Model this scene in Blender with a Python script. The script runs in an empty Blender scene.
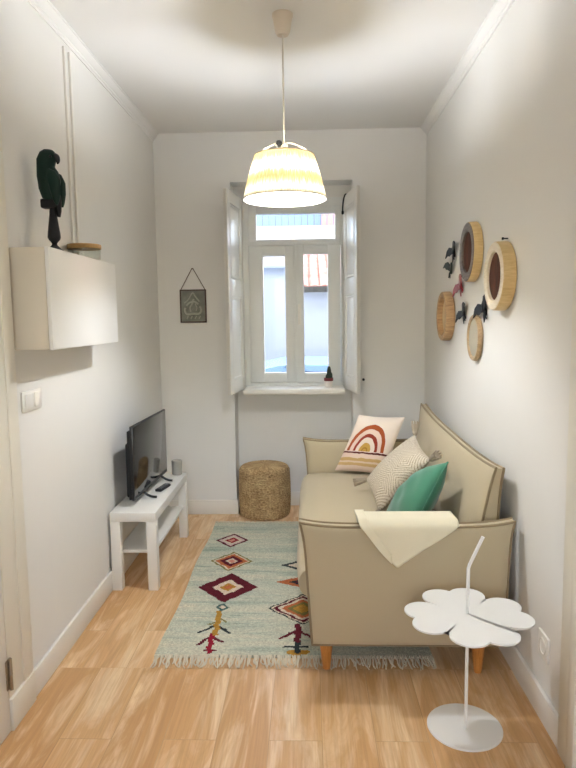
import bpy, bmesh, math, random
from math import sin, cos, pi, radians as R
from mathutils import Vector, Matrix
random.seed(7)
S = bpy.context.scene
COL = S.collection

# ------------------------------------------------------------------ room measures
XL, XR, YB, H = -1.134, 0.8705, 4.76, 2.873
NX0, NX1, NY, NZ = -0.572, 0.332, 4.98, 2.515      # window niche
YF = -1.1                                           # wall behind the camera

# ------------------------------------------------------------------ materials
def lin(c):
    return tuple((v/12.92 if v <= .04045 else ((v+.055)/1.055)**2.4) for v in [x/255 for x in c]) + (1,)

class NT:
    def __init__(s, name):
        s.m = bpy.data.materials.new(name); s.m.use_nodes = True
        s.t = s.m.node_tree; s.b = s.t.nodes['Principled BSDF']
    def n(s, typ, **kw):
        nd = s.t.nodes.new(typ)
        for k, v in kw.items():
            if k in nd.inputs.keys() and not hasattr(nd, k): nd.inputs[k].default_value = v
            else: setattr(nd, k, v)
        return nd
    def l(s, a, b): s.t.links.new(a, b)
    def math(s, op, a, b=None, c=None):
        nd = s.n('ShaderNodeMath', operation=op)
        for i, v in enumerate((a, b, c)):
            if v is None: continue
            if isinstance(v, (int, float)): nd.inputs[i].default_value = v
            else: s.l(v, nd.inputs[i])
        return nd.outputs[0]
    def mix(s, fac, a, b, mode='MIX'):
        nd = s.n('ShaderNodeMix', data_type='RGBA', blend_type=mode)
        for sock, v in ((nd.inputs[0], fac), (nd.inputs[6], a), (nd.inputs[7], b)):
            if isinstance(v, (int, float)): sock.default_value = v
            elif isinstance(v, tuple): sock.default_value = v
            else: s.l(v, sock)
        return nd.outputs[2]
    def ramp(s, fac, stops, interp='LINEAR'):
        nd = s.n('ShaderNodeValToRGB'); cr = nd.color_ramp; cr.interpolation = interp
        while len(cr.elements) < len(stops): cr.elements.new(.5)
        for e, (p, c) in zip(cr.elements, stops):
            e.position = p; e.color = c if len(c) == 4 else lin(c)
        s.l(fac, nd.inputs[0]); return nd.outputs[0]
    def coord(s, which='Object', scale=(1, 1, 1), rot=(0, 0, 0)):
        tc = s.n('ShaderNodeTexCoord'); mp = s.n('ShaderNodeMapping')
        mp.inputs['Scale'].default_value = scale; mp.inputs['Rotation'].default_value = rot
        s.l(tc.outputs[which], mp.inputs[0]); return mp.outputs[0]
    def noise(s, vec, scale, detail=3, rough=.5, dist=0):
        nd = s.n('ShaderNodeTexNoise'); s.l(vec, nd.inputs['Vector'])
        nd.inputs['Scale'].default_value = scale; nd.inputs['Detail'].default_value = detail
        nd.inputs['Roughness'].default_value = rough; nd.inputs['Distortion'].default_value = dist
        return nd.outputs[0]
    def wave(s, vec, scale, axis='X', dist=0, dscale=1):
        nd = s.n('ShaderNodeTexWave', bands_direction=axis); s.l(vec, nd.inputs['Vector'])
        nd.inputs['Scale'].default_value = scale; nd.inputs['Distortion'].default_value = dist
        nd.inputs['Detail Scale'].default_value = dscale
        return nd.outputs[1]
    def bump(s, h, strength=.3, dist=.002):
        nd = s.n('ShaderNodeBump'); nd.inputs['Strength'].default_value = strength
        nd.inputs['Distance'].default_value = dist
        s.l(h, nd.inputs['Height']); s.l(nd.outputs[0], s.b.inputs['Normal'])
    def col(s, v):
        if isinstance(v, tuple): s.b.inputs['Base Color'].default_value = v
        else: s.l(v, s.b.inputs['Base Color'])
    def set(s, **kw):
        for k, v in kw.items(): s.b.inputs[k.replace('_', ' ')].default_value = v

def plain(name, rgb, rough=.5, metal=0, bump=0, bscale=60, spec=.5, var=0):
    t = NT(name); t.set(Roughness=rough, Metallic=metal)
    t.b.inputs['Specular IOR Level'].default_value = spec
    v = t.coord('Object')
    if var:
        n = t.noise(v, bscale*.2, 4)
        c = lin(rgb); d = tuple(x*(1-var) for x in c[:3]) + (1,)
        t.col(t.mix(n, d, c))
    else: t.col(lin(rgb))
    if bump: t.bump(t.noise(v, bscale, 4), bump, .002)
    return t.m

def fabric(name, rgb, weave=900, b=.25, rough=.9, sheen=.15, var=.1):
    t = NT(name); t.set(Roughness=rough); t.b.inputs['Specular IOR Level'].default_value = .2
    t.b.inputs['Sheen Weight'].default_value = sheen
    v = t.coord('Object'); n = t.noise(v, weave, 2); n2 = t.noise(v, 7, 3)
    c = lin(rgb); d = tuple(x*(1-var*2) for x in c[:3]) + (1,)
    t.col(t.mix(t.math('MULTIPLY_ADD', n2, .4, t.math('MULTIPLY', n, .6)), d, c))
    t.bump(t.math('MULTIPLY_ADD', n2, 1.2, n), b, .0015)
    return t.m

def wood(name, light, dark, axis='Y', scale=9, rough=.45, ring=False):
    t = NT(name); t.set(Roughness=rough); t.b.inputs['Specular IOR Level'].default_value = .3
    sc = {'X': (.12, 1, 1), 'Y': (1, .12, 1), 'Z': (1, 1, .12)}[axis]
    v = t.coord('Object', sc)
    n = t.noise(v, scale*4, 5, .6, 1.2)
    w = t.noise(v, scale*16, 3)
    t.col(t.ramp(t.math('MULTIPLY_ADD', w, .35, t.math('MULTIPLY', n, .65)), [(.3, dark), (.62, light)]))
    t.bump(w, .12, .001)
    return t.m

M = {}
M['wall'] = plain('wall_paint', (230, 227, 220), .75, bump=.06, bscale=35, spec=.3, var=.02)
M['ceiling'] = plain('ceiling_paint', (230, 227, 221), .8, bump=.04, bscale=20, spec=.25)
M['gloss'] = plain('white_gloss_paint', (232, 227, 216), .35, bump=.03, bscale=25)
M['casing'] = plain('cream_casing_paint', (228, 222, 206), .4, bump=.03, bscale=25)
M['white'] = plain('white_laminate', (236, 232, 223), .4)
M['door_white'] = plain('white_cabinet_front', (240, 238, 232), .28)
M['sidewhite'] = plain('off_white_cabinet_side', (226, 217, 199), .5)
M['upvc'] = plain('white_window_plastic', (226, 227, 222), .35)
M['black'] = plain('black_plastic', (16, 16, 17), .38)
M['blackmat'] = plain('matte_black', (20, 20, 21), .7)
M['metal'] = plain('steel', (168, 160, 146), .32, 1)
M['powder'] = plain('white_powder_coat', (240, 238, 232), .42)
M['plast'] = plain('white_switch_plastic', (238, 234, 224), .3)
M['sofa'] = fabric('beige_sofa_cloth', (193, 178, 147), 700, .25, var=.04)
M['piping'] = fabric('sofa_piping_cloth', (150, 132, 102), 900, .2, var=.08)
M['cream'] = fabric('cream_throw_cloth', (240, 229, 198), 420, .5, var=.06)
M['legwood'] = wood('honey_wood', (206, 142, 74), (168, 104, 48), 'Z')
M['string'] = plain('brown_cord', (98, 74, 56), .8)
M['greenv'] = fabric('green_velvet', (70, 132, 104), 300, .25, .65, .4, .1)
M['greendark'] = fabric('green_piping', (52, 110, 86), 300, .25, .6, .4, .1)
M['parrot'] = plain('dark_green_glaze', (8, 44, 33), .55, bump=.2, bscale=90, var=.4, spec=.3)
M['jarlid'] = wood('jar_lid_wood', (178, 142, 84), (132, 98, 52), 'X')
M['wick'] = plain('grey_candle_cup', (164, 160, 150), .35, var=.15)
M['red'] = plain('red_ceramic', (140, 30, 40), .3)
M['blackcer'] = plain('black_ceramic', (15, 15, 17), .5, spec=.3)
M['greencer'] = plain('dark_green_ceramic', (38, 50, 44), .5)
M['tan'] = wood('pale_tan_wood', (216, 190, 138), (190, 158, 104), 'X', 12)
M['bark'] = wood('brown_bark_wood', (202, 168, 124), (146, 108, 74), 'X', 14)
M['palewood'] = wood('pale_rim_wood', (238, 226, 204), (218, 200, 168), 'Y', 12)
M['greyrim'] = wood('grey_weathered_wood', (122, 110, 98), (70, 60, 54), 'Y', 14)
M['darkwood'] = wood('dark_walnut', (92, 50, 30), (44, 22, 13), 'Z', 8, .85)
M['discgrey'] = plain('pale_grey_disc', (176, 168, 146), .5, var=.1)
M['discpale'] = wood('pale_disc', (212, 190, 146), (176, 148, 104), 'Z', 6)
M['discrim'] = wood('thin_tan_rim', (186, 160, 122), (140, 112, 80), 'Y', 14)
M['frame'] = plain('dark_brown_frame', (84, 62, 50), .6, var=.3)
M['slate'] = plain('slate_grey', (150, 150, 136), .7, bump=.8, bscale=110, var=.75)
M['relief'] = plain('pale_relief_paint', (178, 178, 160), .6, var=.25)
M['potw'] = plain('white_pot_glaze', (222, 214, 204), .4)
M['potr'] = plain('dark_red_pot_band', (110, 34, 38), .5)
M['cactus'] = plain('dark_cactus', (34, 46, 36), .8, bump=.5, bscale=150)
M['cord'] = plain('white_cord', (224, 216, 200), .6)
M['canopy'] = plain('beige_canopy_plastic', (214, 200, 180), .5)
M['fringe'] = fabric('fringe_yarn', (236, 224, 198), 500, .3, var=.15)

def jute():
    t = NT('woven_jute'); t.set(Roughness=.85); v = t.coord('Object')
    sp = t.n('ShaderNodeSeparateXYZ'); t.l(v, sp.inputs[0])
    ang = t.math('ARCTAN2', sp.outputs[1], sp.outputs[0])
    cx = t.n('ShaderNodeCombineXYZ'); t.l(t.math('MULTIPLY', ang, 7), cx.inputs[0]); t.l(t.math('MULTIPLY', sp.outputs[2], 55), cx.inputs[1])
    n = t.noise(cx.outputs[0], 1.8, 3); n2 = t.noise(v, 14, 3)
    f = t.math('MULTIPLY_ADD', n, .75, t.math('MULTIPLY', n2, .3))
    t.col(t.ramp(f, [(.30, (96, 72, 44)), (.47, (164, 132, 88)), (.66, (212, 184, 138))]))
    t.bump(n, .8, .006); return t.m
M['jute'] = jute()

def floor_mat():
    t = NT('oak_planks'); t.set(Roughness=.36)
    v = t.coord('UV')
    br = t.n('ShaderNodeTexBrick'); br.offset = .37; br.offset_frequency = 2
    t.l(v, br.inputs['Vector'])
    for k, x in dict(Scale=1, **{'Mortar Size': .0012, 'Brick Width': 1.28, 'Row Height': .192, 'Mortar Smooth': .1, 'Bias': 0}).items(): br.inputs[k].default_value = x
    br.inputs['Color1'].default_value = (0, 0, 0, 1); br.inputs['Color2'].default_value = (1, 1, 1, 1); br.inputs['Mortar'].default_value = (.5, .5, .5, 1)
    tint = t.n('ShaderNodeSeparateColor'); t.l(br.outputs['Color'], tint.inputs[0]); tint = tint.outputs[0]
    # grain runs along u; each board shifts it
    sp = t.n('ShaderNodeSeparateXYZ'); t.l(v, sp.inputs[0])
    cb = t.n('ShaderNodeCombineXYZ')
    t.l(t.math('MULTIPLY', sp.outputs[0], .8), cb.inputs[0]); t.l(t.math('MULTIPLY', sp.outputs[1], 5.2), cb.inputs[1]); t.l(t.math('MULTIPLY', tint, 37), cb.inputs[2])
    g1 = t.noise(cb.outputs[0], 1.6, 6, .62, 1.5)
    cb2 = t.n('ShaderNodeCombineXYZ')
    t.l(t.math('MULTIPLY', sp.outputs[0], 2.2), cb2.inputs[0]); t.l(t.math('MULTIPLY', sp.outputs[1], 70), cb2.inputs[1]); t.l(t.math('MULTIPLY', tint, 61), cb2.inputs[2])
    g2 = t.noise(cb2.outputs[0], 1.5, 4, .6, .4)
    base = t.mix(tint, lin((204, 156, 102)), lin((222, 178, 126)))
    c = t.mix(t.ramp(g1, [(.46, (0, 0, 0, 1)), (.66, (1, 1, 1, 1))]), base, lin((240, 212, 170)))
    c = t.mix(t.ramp(g1, [(.30, (.6, .6, .6, 1)), (.42, (0, 0, 0, 1))]), c, lin((190, 146, 100)))
    c = t.mix(t.math('MULTIPLY', t.ramp(g2, [(.40, (1, 1, 1, 1)), (.58, (0, 0, 0, 1))]), .25), c, lin((172, 124, 80)))
    c = t.mix(t.math('MULTIPLY', br.outputs['Fac'], .35), c, lin((128, 88, 54)))
    t.col(c); t.bump(t.math('MULTIPLY_ADD', br.outputs['Fac'], -2, g2), .06, .001)
    return t.m
M['floor'] = floor_mat()

def rug_mat():
    t = NT('rug_wool'); t.set(Roughness=.95); t.b.inputs['Specular IOR Level'].default_value = .1
    at = t.n('ShaderNodeVertexColor', layer_name='pattern')
    v = t.coord('Object'); n = t.noise(v, 160, 3)
    t.col(t.mix(t.math('MULTIPLY', n, .34), at.outputs[0], lin((120, 116, 104)), 'MULTIPLY'))
    t.bump(n, .9, .006); return t.m
M['rug'] = rug_mat()

def shade_mat():
    t = NT('woven_raffia_shade'); t.set(Roughness=.8)
    v = t.coord('Object'); sp = t.n('ShaderNodeSeparateXYZ'); t.l(v, sp.inputs[0])
    ang = t.math('ARCTAN2', sp.outputs[1], sp.outputs[0])
    cb = t.n('ShaderNodeCombineXYZ'); t.l(t.math('MULTIPLY', ang, 42), cb.inputs[0]); t.l(t.math('MULTIPLY', sp.outputs[2], 16), cb.inputs[1])
    n = t.noise(cb.outputs[0], 1.1, 3)
    bands = t.math('SINE', t.math('MULTIPLY', sp.outputs[2], 62))
    f = t.math('MULTIPLY_ADD', bands, .16, n)
    c = t.ramp(f, [(.34, (206, 186, 146)), (.52, (236, 226, 198)), (.68, (248, 245, 236))])
    t.col(c); t.bump(n, .9, .004)
    tr = t.n('ShaderNodeBsdfTranslucent'); t.l(c, tr.inputs[0])
    mx = t.n('ShaderNodeMixShader'); mx.inputs[0].default_value = .20
    t.l(t.b.outputs[0], mx.inputs[1]); t.l(tr.outputs[0], mx.inputs[2])
    t.l(mx.outputs[0], t.t.nodes['Material Output'].inputs[0]); return t.m
M['shade'] = shade_mat()
M['lining'] = plain('white_shade_lining', (246, 244, 236), .8)

def emis(name, rgb, k):
    t = NT(name); t.set(Base_Color=lin(rgb)); t.b.inputs['Emission Color'].default_value = lin(rgb); t.b.inputs['Emission Strength'].default_value = k
    return t.m
BULB = 490
M['bulb'] = emis('lit_bulb', (236, 243, 255), BULB)

def glass(name, tint=(1, 1, 1, 1), refl=.08, rough=0):
    t = NT(name); out = t.t.nodes['Material Output']
    a = t.n('ShaderNodeBsdfTransparent'); a.inputs[0].default_value = tint
    g = t.n('ShaderNodeBsdfGlossy'); g.inputs['Roughness'].default_value = rough
    lw = t.n('ShaderNodeLayerWeight')
    fz_ = t.math('MULTIPLY_ADD', t.math('POWER', lw.outputs['Facing'], 4), .4, refl*.25)
    mx = t.n('ShaderNodeMixShader'); t.l(fz_, mx.inputs[0]); t.l(a.outputs[0], mx.inputs[1]); t.l(g.outputs[0], mx.inputs[2])
    t.l(mx.outputs[0], out.inputs[0]); return t.m
M['glass'] = glass('window_glass', refl=.03)
M['jarglass'] = glass('jar_glass', (.93, .94, .92, 1), .1, .02)

def screen():
    t = NT('tv_screen'); t.set(Base_Color=lin((14, 14, 14)), Roughness=.09); t.b.inputs['IOR'].default_value = 1.9
    v = t.coord('Object'); t.bump(t.noise(v, 300, 1), .01, .0005); return t.m
M['screen'] = screen()

def rainbow():
    t = NT('rainbow_print_cloth'); t.set(Roughness=.9); t.b.inputs['Specular IOR Level'].default_value = .15
    tc = t.n('ShaderNodeTexCoord'); sp = t.n('ShaderNodeSeparateXYZ'); t.l(tc.outputs['UV'], sp.inputs[0])
    nz = t.noise(t.coord('Object'), 500, 2)
    u, w = sp.outputs[0], sp.outputs[1]
    wob = t.math('MULTIPLY_ADD', t.noise(t.coord('UV'), 6, 2), .05, -.025)
    du = t.math('DIVIDE', t.math('SUBTRACT', u, .47), .80); dw = t.math('DIVIDE', t.math('SUBTRACT', w, .36), 1.0)
    d = t.math('ADD', t.math('SQRT', t.math('ADD', t.math('MULTIPLY', du, du), t.math('MULTIPLY', dw, dw))), wob)
    cr = (244, 228, 210)
    arc = t.ramp(d, [(0, (206, 160, 70)), (.05, (176, 126, 44)), (.075, (206, 162, 76)), (.15, cr), (.245, (152, 52, 34)), (.315, (240, 214, 196)), (.41, (176, 84, 38)), (.485, cr)], 'CONSTANT')
    low = t.ramp(t.math('ADD', w, wob), [(0, (232, 208, 186)), (.10, (214, 178, 120)), (.15, (232, 206, 176)), (.18, (210, 172, 112)), (.235, (238, 214, 194)), (.315, (92, 36, 32)), (.345, (242, 216, 202))], 'CONSTANT')
    st = t.math('GREATER_THAN', w, .36)
    c = t.mix(st, low, arc)
    t.col(t.mix(t.math('MULTIPLY', nz, .18), c, lin((150, 120, 100)))); t.bump(nz, .3, .0015); return t.m
M['rainbow'] = rainbow()
M['rainback'] = fabric('pillow_back_cloth', (232, 214, 196), 500, .3)

def macrame():
    t = NT('macrame_cloth'); t.set(Roughness=.95); t.b.inputs['Specular IOR Level'].default_value = .1
    tc = t.n('ShaderNodeTexCoord'); sp = t.n('ShaderNodeSeparateXYZ'); t.l(tc.outputs['UV'], sp.inputs[0])
    u, w = sp.outputs[0], sp.outputs[1]
    tri = lambda x: t.math('ABSOLUTE', t.math('SUBTRACT', t.math('FRACT', x), .5))
    a = tri(t.math('MULTIPLY', u, 2.0)); b = tri(t.math('MULTIPLY', w, 2.0))
    dia = t.math('ADD', a, b)
    ridg = t.math('SINE', t.math('MULTIPLY', dia, 62))
    n = t.noise(t.coord('Object'), 260, 3)
    f = t.math('MULTIPLY_ADD', ridg, .16, n)
    t.col(t.ramp(f, [(.25, (168, 148, 122)), (.48, (216, 202, 178)), (.75, (236, 226, 206))])); t.bump(f, .9, .006); return t.m
M['macrame'] = macrame()
M['tassel'] = fabric('tassel_yarn', (186, 170, 146), 400, .5, var=.15)

# ------------------------------------------------------------------ object helpers
def finish(name, bm, mat, parent=None, off=None, smooth=True, angle=38):
    me = bpy.data.meshes.new(name)
    if off is not None: bmesh.ops.translate(bm, verts=bm.verts, vec=-Vector(off))
    bmesh.ops.recalc_face_normals(bm, faces=bm.faces)
    bm.to_mesh(me); bm.free()
    o = bpy.data.objects.new(name, me); COL.objects.link(o)
    for mm in (mat if isinstance(mat, (list, tuple)) else [mat]): me.materials.append(mm)
    if parent: o.parent = parent
    if smooth:
        me.shade_smooth(); me.set_sharp_from_angle(angle=R(angle))
    return o

def tag(o, label, cat, group=None, kind=None):
    o['label'] = label; o['category'] = cat
    if group: o['group'] = group
    if kind: o['kind'] = kind
    return o

def thing(name, loc, label, cat, group=None, rz=0):
    o = bpy.data.objects.new(name, None); COL.objects.link(o)
    o.location = loc; o.rotation_euler = (0, 0, rz); o.empty_display_size = .05
    return tag(o, label, cat, group)

def struct(name, bm, mat, parent=None, label=None, smooth=True):
    o = finish(name, bm, mat, parent, smooth=smooth)
    if not parent: o['kind'] = 'structure'
    if label: o['label'] = label
    return o

def box(bm, x0, x1, y0, y1, z0, z1, bev=0, seg=2, M4=None, mi=0):
    r = bmesh.ops.create_cube(bm, size=1)
    vs = r['verts']
    bmesh.ops.scale(bm, verts=vs, vec=(x1-x0, y1-y0, z1-z0)); bmesh.ops.translate(bm, verts=vs, vec=((x0+x1)/2, (y0+y1)/2, (z0+z1)/2))
    fs = set(f for v in vs for f in v.link_faces)
    if bev:
        es = list({e for v in vs for e in v.link_edges})
        g = bmesh.ops.bevel(bm, geom=es, offset=bev, segments=seg, affect='EDGES', profile=.5)
        vs = list({v for f in g['faces'] for v in f.verts} | {v for v in vs if v.is_valid})
        fs = set(f for v in vs for f in v.link_faces)
    if M4 is not None: bmesh.ops.transform(bm, matrix=M4, verts=vs)
    for f in fs: f.material_index = mi
    return vs

def B(): return bmesh.new()
def boxm(*a, **k):
    bm = B(); box(bm, *a, **k); return bm

def lathe(bm, prof, n=40, c=(0, 0, 0), axis='Z', cap=True):
    rings = []
    for r, z in prof:
        ring = []
        for i in range(n):
            a = 2*pi*i/n; p = (r*cos(a), r*sin(a), z)
            if axis == 'X': p = (z, r*cos(a), r*sin(a))
            if axis == 'Y': p = (r*cos(a), z, r*sin(a))
            ring.append(bm.verts.new((p[0]+c[0], p[1]+c[1], p[2]+c[2])))
        rings.append(ring)
    for a, b in zip(rings, rings[1:]):
        for i in range(n): bm.faces.new((a[i], a[(i+1) % n], b[(i+1) % n], b[i]))
    if cap:
        for ring in (rings[0], rings[-1]):
            bm.faces.new(ring)
    return bm

def tube(bm, pts, r, n=10, closed=False, cap=True):
    pts = [Vector(p) for p in pts]; N = len(pts)
    rr = r if isinstance(r, (list, tuple)) else [r]*N
    rings = []; prev = None
    for i, p in enumerate(pts):
        a = pts[(i-1) % N] if closed or i > 0 else p
        b = pts[(i+1) % N] if closed or i < N-1 else p
        t = (b-a).normalized()
        if prev is None:
            u = t.orthogonal().normalized()
        else:
            u = (prev - t*prev.dot(t))
            u = u.normalized() if u.length > 1e-6 else t.orthogonal().normalized()
        prev = u; w = t.cross(u)
        rings.append([bm.verts.new(p + (u*cos(2*pi*k/n) + w*sin(2*pi*k/n))*rr[i]) for k in range(n)])
    lim = N if closed else N-1
    for i in range(lim):
        A, C = rings[i], rings[(i+1) % N]
        for k in range(n): bm.faces.new((A[k], A[(k+1) % n], C[(k+1) % n], C[k]))
    if not closed and cap:
        bm.faces.new(rings[0]); bm.faces.new(rings[-1])
    return bm

def spline(P, k=8, closed=False):
    P = [Vector(p) for p in P]; out = []; N = len(P)
    for i in range(N if closed else N-1):
        g = lambda j: P[j % N] if closed else P[max(0, min(N-1, j))]
        a, b, c, d = g(i-1), g(i), g(i+1), g(i+2)
        for s in range(k):
            t = s/k
            out.append(.5*((2*b) + (c-a)*t + (2*a-5*b+4*c-d)*t*t + (3*b-a-3*c+d)*t**3))
    if not closed: out.append(P[-1])
    return out

def extrude_poly(bm, pts, d, mi=0):
    """closed outline (list of Vector) thickened along vector d"""
    d = Vector(d); a = [bm.verts.new(Vector(p)) for p in pts]; b = [bm.verts.new(Vector(p)+d) for p in pts]
    n = len(a)
    f = bm.faces.new(a); g = bm.faces.new(b[::-1])
    for i in range(n): bm.faces.new((a[i], b[i], b[(i+1) % n], a[(i+1) % n]))
    bmesh.ops.triangulate(bm, faces=[f, g])
    return bm

# pillow from its four corners: bottom-left, bottom-right, top-right, top-left as seen from its face
def pillow_frame(c, pinch, ear=1.6):
    c = [Vector(p) for p in c]
    ku, kv, ear = pinch if isinstance(pinch, tuple) else (pinch, pinch, ear)
    topo = isinstance(pinch, tuple)          # flared corners along the top edge only
    def P(u, v):   # u,v in -1..1
        av = max(0, v) if topo else abs(v)
        uu = u*(1 - ku*(1-av**ear)); vv = v*(1 - (0 if topo and v < 0 else kv)*(1-abs(u)**ear))
        s, t = (uu+1)/2, (vv+1)/2
        return c[0]*(1-s)*(1-t) + c[1]*s*(1-t) + c[2]*s*t + c[3]*(1-s)*t
    n = ((c[1]-c[0]).cross(c[3]-c[0])).normalized()
    return P, n

def pillow(bm, c, thick, pinch=.07, N=26, edge=0, pw=.55, wr=0, noise=None):
    """edge = thickness of a boxed side band; thick = extra bulge of each face"""
    P, n = pillow_frame(c, pinch)
    uvl = bm.loops.layers.uv.verify()
    def sheet(sg):
        g = []
        for j in range(N+1):
            row = []
            for i in range(N+1):
                u = -cos(pi*i/N)*.5 + (2*i/N-1)*.5; v = -cos(pi*j/N)*.5 + (2*j/N-1)*.5
                h = (max(0, 1-u*u)*max(0, 1-v*v))**pw*thick + (edge(v) if callable(edge) else edge)/2
                if wr: h += wr*sin(7*u+3*v*v+sg)*sin(5*v+2*u)*(1-u*u)*(1-v*v)
                if noise: h += noise(u, v, sg)
                row.append((bm.verts.new(P(u, v) + n*h*sg), ((u+1)/2, (v+1)/2)))
            g.append(row)
        for j in range(N):
            for i in range(N):
                q = [g[j][i], g[j][i+1], g[j+1][i+1], g[j+1][i]]
                if sg < 0: q = q[::-1]
                f = bm.faces.new([x[0] for x in q])
                f.material_index = 0 if sg > 0 else 1
                for lp, x in zip(f.loops, q): lp[uvl].uv = x[1]
        return [g[0][i][0] for i in range(N)] + [g[j][N][0] for j in range(N)] + [g[N][i][0] for i in range(N, 0, -1)] + [g[j][0][0] for j in range(N, 0, -1)]
    a = sheet(1); b = sheet(-1)
    if edge:
        L = len(a)
        for i in range(L):
            f = bm.faces.new((a[i], a[(i+1) % L], b[(i+1) % L], b[i])); f.material_index = 1
    else:
        bmesh.ops.remove_doubles(bm, verts=bm.verts, dist=1e-5)
    return bm

def piping(bm, c, r, pinch, off=0, N=20):
    P, n = pillow_frame(c, pinch)
    loop = [(-1+2*i/N, -1) for i in range(N)] + [(1, -1+2*i/N) for i in range(N)] + [(1-2*i/N, 1) for i in range(N)] + [(-1, 1-2*i/N) for i in range(N)]
    return tube(bm, [P(u, v) + n*(off(v) if callable(off) else off) for u, v in loop], r, 8, closed=True)

# ------------------------------------------------------------------ SETTING
# floor: two laid areas meeting at a straight joint
def floor():
    bm = B(); uvl = bm.loops.layers.uv.verify(); ys = 2.587
    def area(x0, x1, y0, y1, z, du, dv):
        r = [bm.verts.new(p) for p in ((x0, y0, z), (x1, y0, z), (x1, y1, z), (x0, y1, z))]
        f = bm.faces.new(r)
        for lp in f.loops: lp[uvl].uv = (lp.vert.co.y + du, lp.vert.co.x + dv)
    area(XL-.3, XR+.3, YF-.2, ys-.0012, 0, 1.72, .35)
    area(XL-.3, XR+.3, ys+.0012, YB+.3, 0, .45, .43)
    area(XL-.3, XR+.3, YF-.2, YB+.3, -.006, .3, .1)
    struct('floor', bm, M['floor'], smooth=False)
floor()
struct('ceiling', boxm(XL-.2, XR+.2, YF-.2, YB+.4, H, H+.15), M['ceiling'], smooth=False)
struct('wall_left', boxm(XL-.2, XL, YF-.2, YB+.4, 0, H), M['wall'], smooth=False)
struct('wall_right', boxm(XR, XR+.2, YF-.2, YB+.4, 0, H), M['wall'], smooth=False)
bm = B(); box(bm, XL, -.60, YF-.2, YF, 0, H); box(bm, .34, XR, YF-.2, YF, 0, H); box(bm, -.60, .34, YF-.2, YF, 2.2, H); box(bm, -.60, .34, YF-.2, YF, 0, .95)  # unseen wall, with a made-up opening that lets in fill daylight
struct('wall_front', bm, M['wall'], smooth=False)
bm = B()
box(bm, XL, NX0, YB, YB+.4, 0, H); box(bm, NX1, XR, YB, YB+.4, 0, H)
box(bm, NX0, NX1, YB, YB+.4, NZ, H); box(bm, NX0, NX1, NY, YB+.4, 0, .94)
box(bm, NX0, NX1, NY-.03, YB+.4, 2.43, NZ)
struct('wall_back', bm, M['wall'], smooth=False)

# skirting boards
def skirt(name, runs):
    bm = B()
    for x0, x1, y0, y1 in runs: box(bm, x0, x1, y0, y1, 0, .112, .004)
    struct(name, bm, M['gloss'])
skirt('baseboard_left', [(XL, XL+.016, 2.354, YB)])
skirt('baseboard_right', [(XR-.016, XR, 2.075, YB)])
skirt('baseboard_back', [(XL+.016, NX0+.014, YB-.016, YB), (NX0, NX0+.014, YB, NY-.014), (NX0, NX1, NY-.014, NY), (NX1-.014, NX1, YB, NY-.014), (NX1-.014, XR-.016, YB-.016, YB)])

# cornices along both side walls
def cornice(name, x, s):
    prof = [(0, 0), (.072, 0), (.072, -.012), (.062, -.016), (.058, -.026), (.044, -.036), (.034, -.050), (.022, -.056), (.020, -.070), (.012, -.076), (.010, -.092), (0, -.092)]
    bm = B()
    a = [bm.verts.new((x+s*u*.62, YF, H+w*.62)) for u, w in prof]; b = [bm.verts.new((x+s*u*.62, YB, H+w*.62)) for u, w in prof]
    n = len(a)
    for i in range(n): bm.faces.new((a[i], a[(i+1) % n], b[(i+1) % n], b[i]))
    bm.faces.new(a); bm.faces.new(b)
    struct(name, bm, M['ceiling'])
cornice('trim_1', XL, 1); cornice('trim_2', XR, -1)

# door in the left wall: casing + closed leaf with hinge
bm = B()
box(bm, XL, XL+.020, 2.272, 2.352, .125, 2.14, .004); box(bm, XL, XL+.014, 2.160, 2.276, .125, 2.14, .003)
box(bm, XL, XL+.024, 2.158, 2.354, 0, .125, .004)
box(bm, XL, XL+.020, 1.16, 2.352, 2.14, 2.29, .004)
box(bm, XL, XL+.022, 1.16, 1.31, 0, 2.14, .004)
struct('trim_3', bm, M['casing'])
dr = bpy.data.objects.new('door_1', None); COL.objects.link(dr); dr['kind'] = 'structure'; dr.location = (XL, 2.14, 0)
bm = B(); box(bm, XL+.001, XL+.014, 1.315, 2.155, .004, 2.135, .002)
for z0, z1 in ((.25, .95), (1.1, 1.95)):
    box(bm, XL+.012, XL+.020, 1.45, 2.02, z0, z1, .006)
finish('door_leaf', bm, M['gloss'], dr, dr.location)
for z in (.165, 1.75):
    bm = B(); lathe(bm, [(.007, z), (.007, z+.058), (.008, z+.06), (.007, z+.062), (.007, z+.12)], 14, (XL+.024, 2.158, 0))
    box(bm, XL+.014, XL+.0185, 2.14, 2.176, z+.004, z+.116, .001)
    finish('hinge', bm, M['metal'], dr, dr.location)

# casing at the right edge
bm = B(); box(bm, XR-.022, XR, 1.93, 2.072, 0, 2.2, .005); box(bm, XR-.030, XR, 1.93, 1.985, 0, 2.2, .005)
struct('trim_4', bm, M['casing'])

# ------------------------------------------------------------------ window
w = bpy.data.objects.new('window_1', None); COL.objects.link(w); w['kind'] = 'structure'; w.location = (-.11, 5.0, .96)
def wp(name, bm, mat, parent=w): return finish(name, bm, mat, parent, w.location)
def ring(bm, x0, x1, z0, z1, px0, px1, pz0, pz1, y0, y1, bev=.004):
    box(bm, x0, px0, y0, y1, z0, z1, bev); box(bm, px1, x1, y0, y1, z0, z1, bev)
    box(bm, px0-.002, px1+.002, y0+.001, y1, z0, pz0, bev); box(bm, px0-.002, px1+.002, y0+.001, y1, pz1, z1, bev)
bm = B(); ring(bm, NX0+.001, NX1-.001, .945, 2.43, -.462, .255, 1.005, 2.37, 4.955, 5.04)
box(bm, -.465, .258, 4.957, 5.03, 2.072, 2.100, .003)
fr = wp('window_frame', bm, M['upvc'])
bm = B(); ring(bm, -.462, .255, 2.095, 2.372, -.399, .211, 2.118, 2.312, 4.962, 5.02, .006); wp('transom_frame', bm, M['upvc'])
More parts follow.
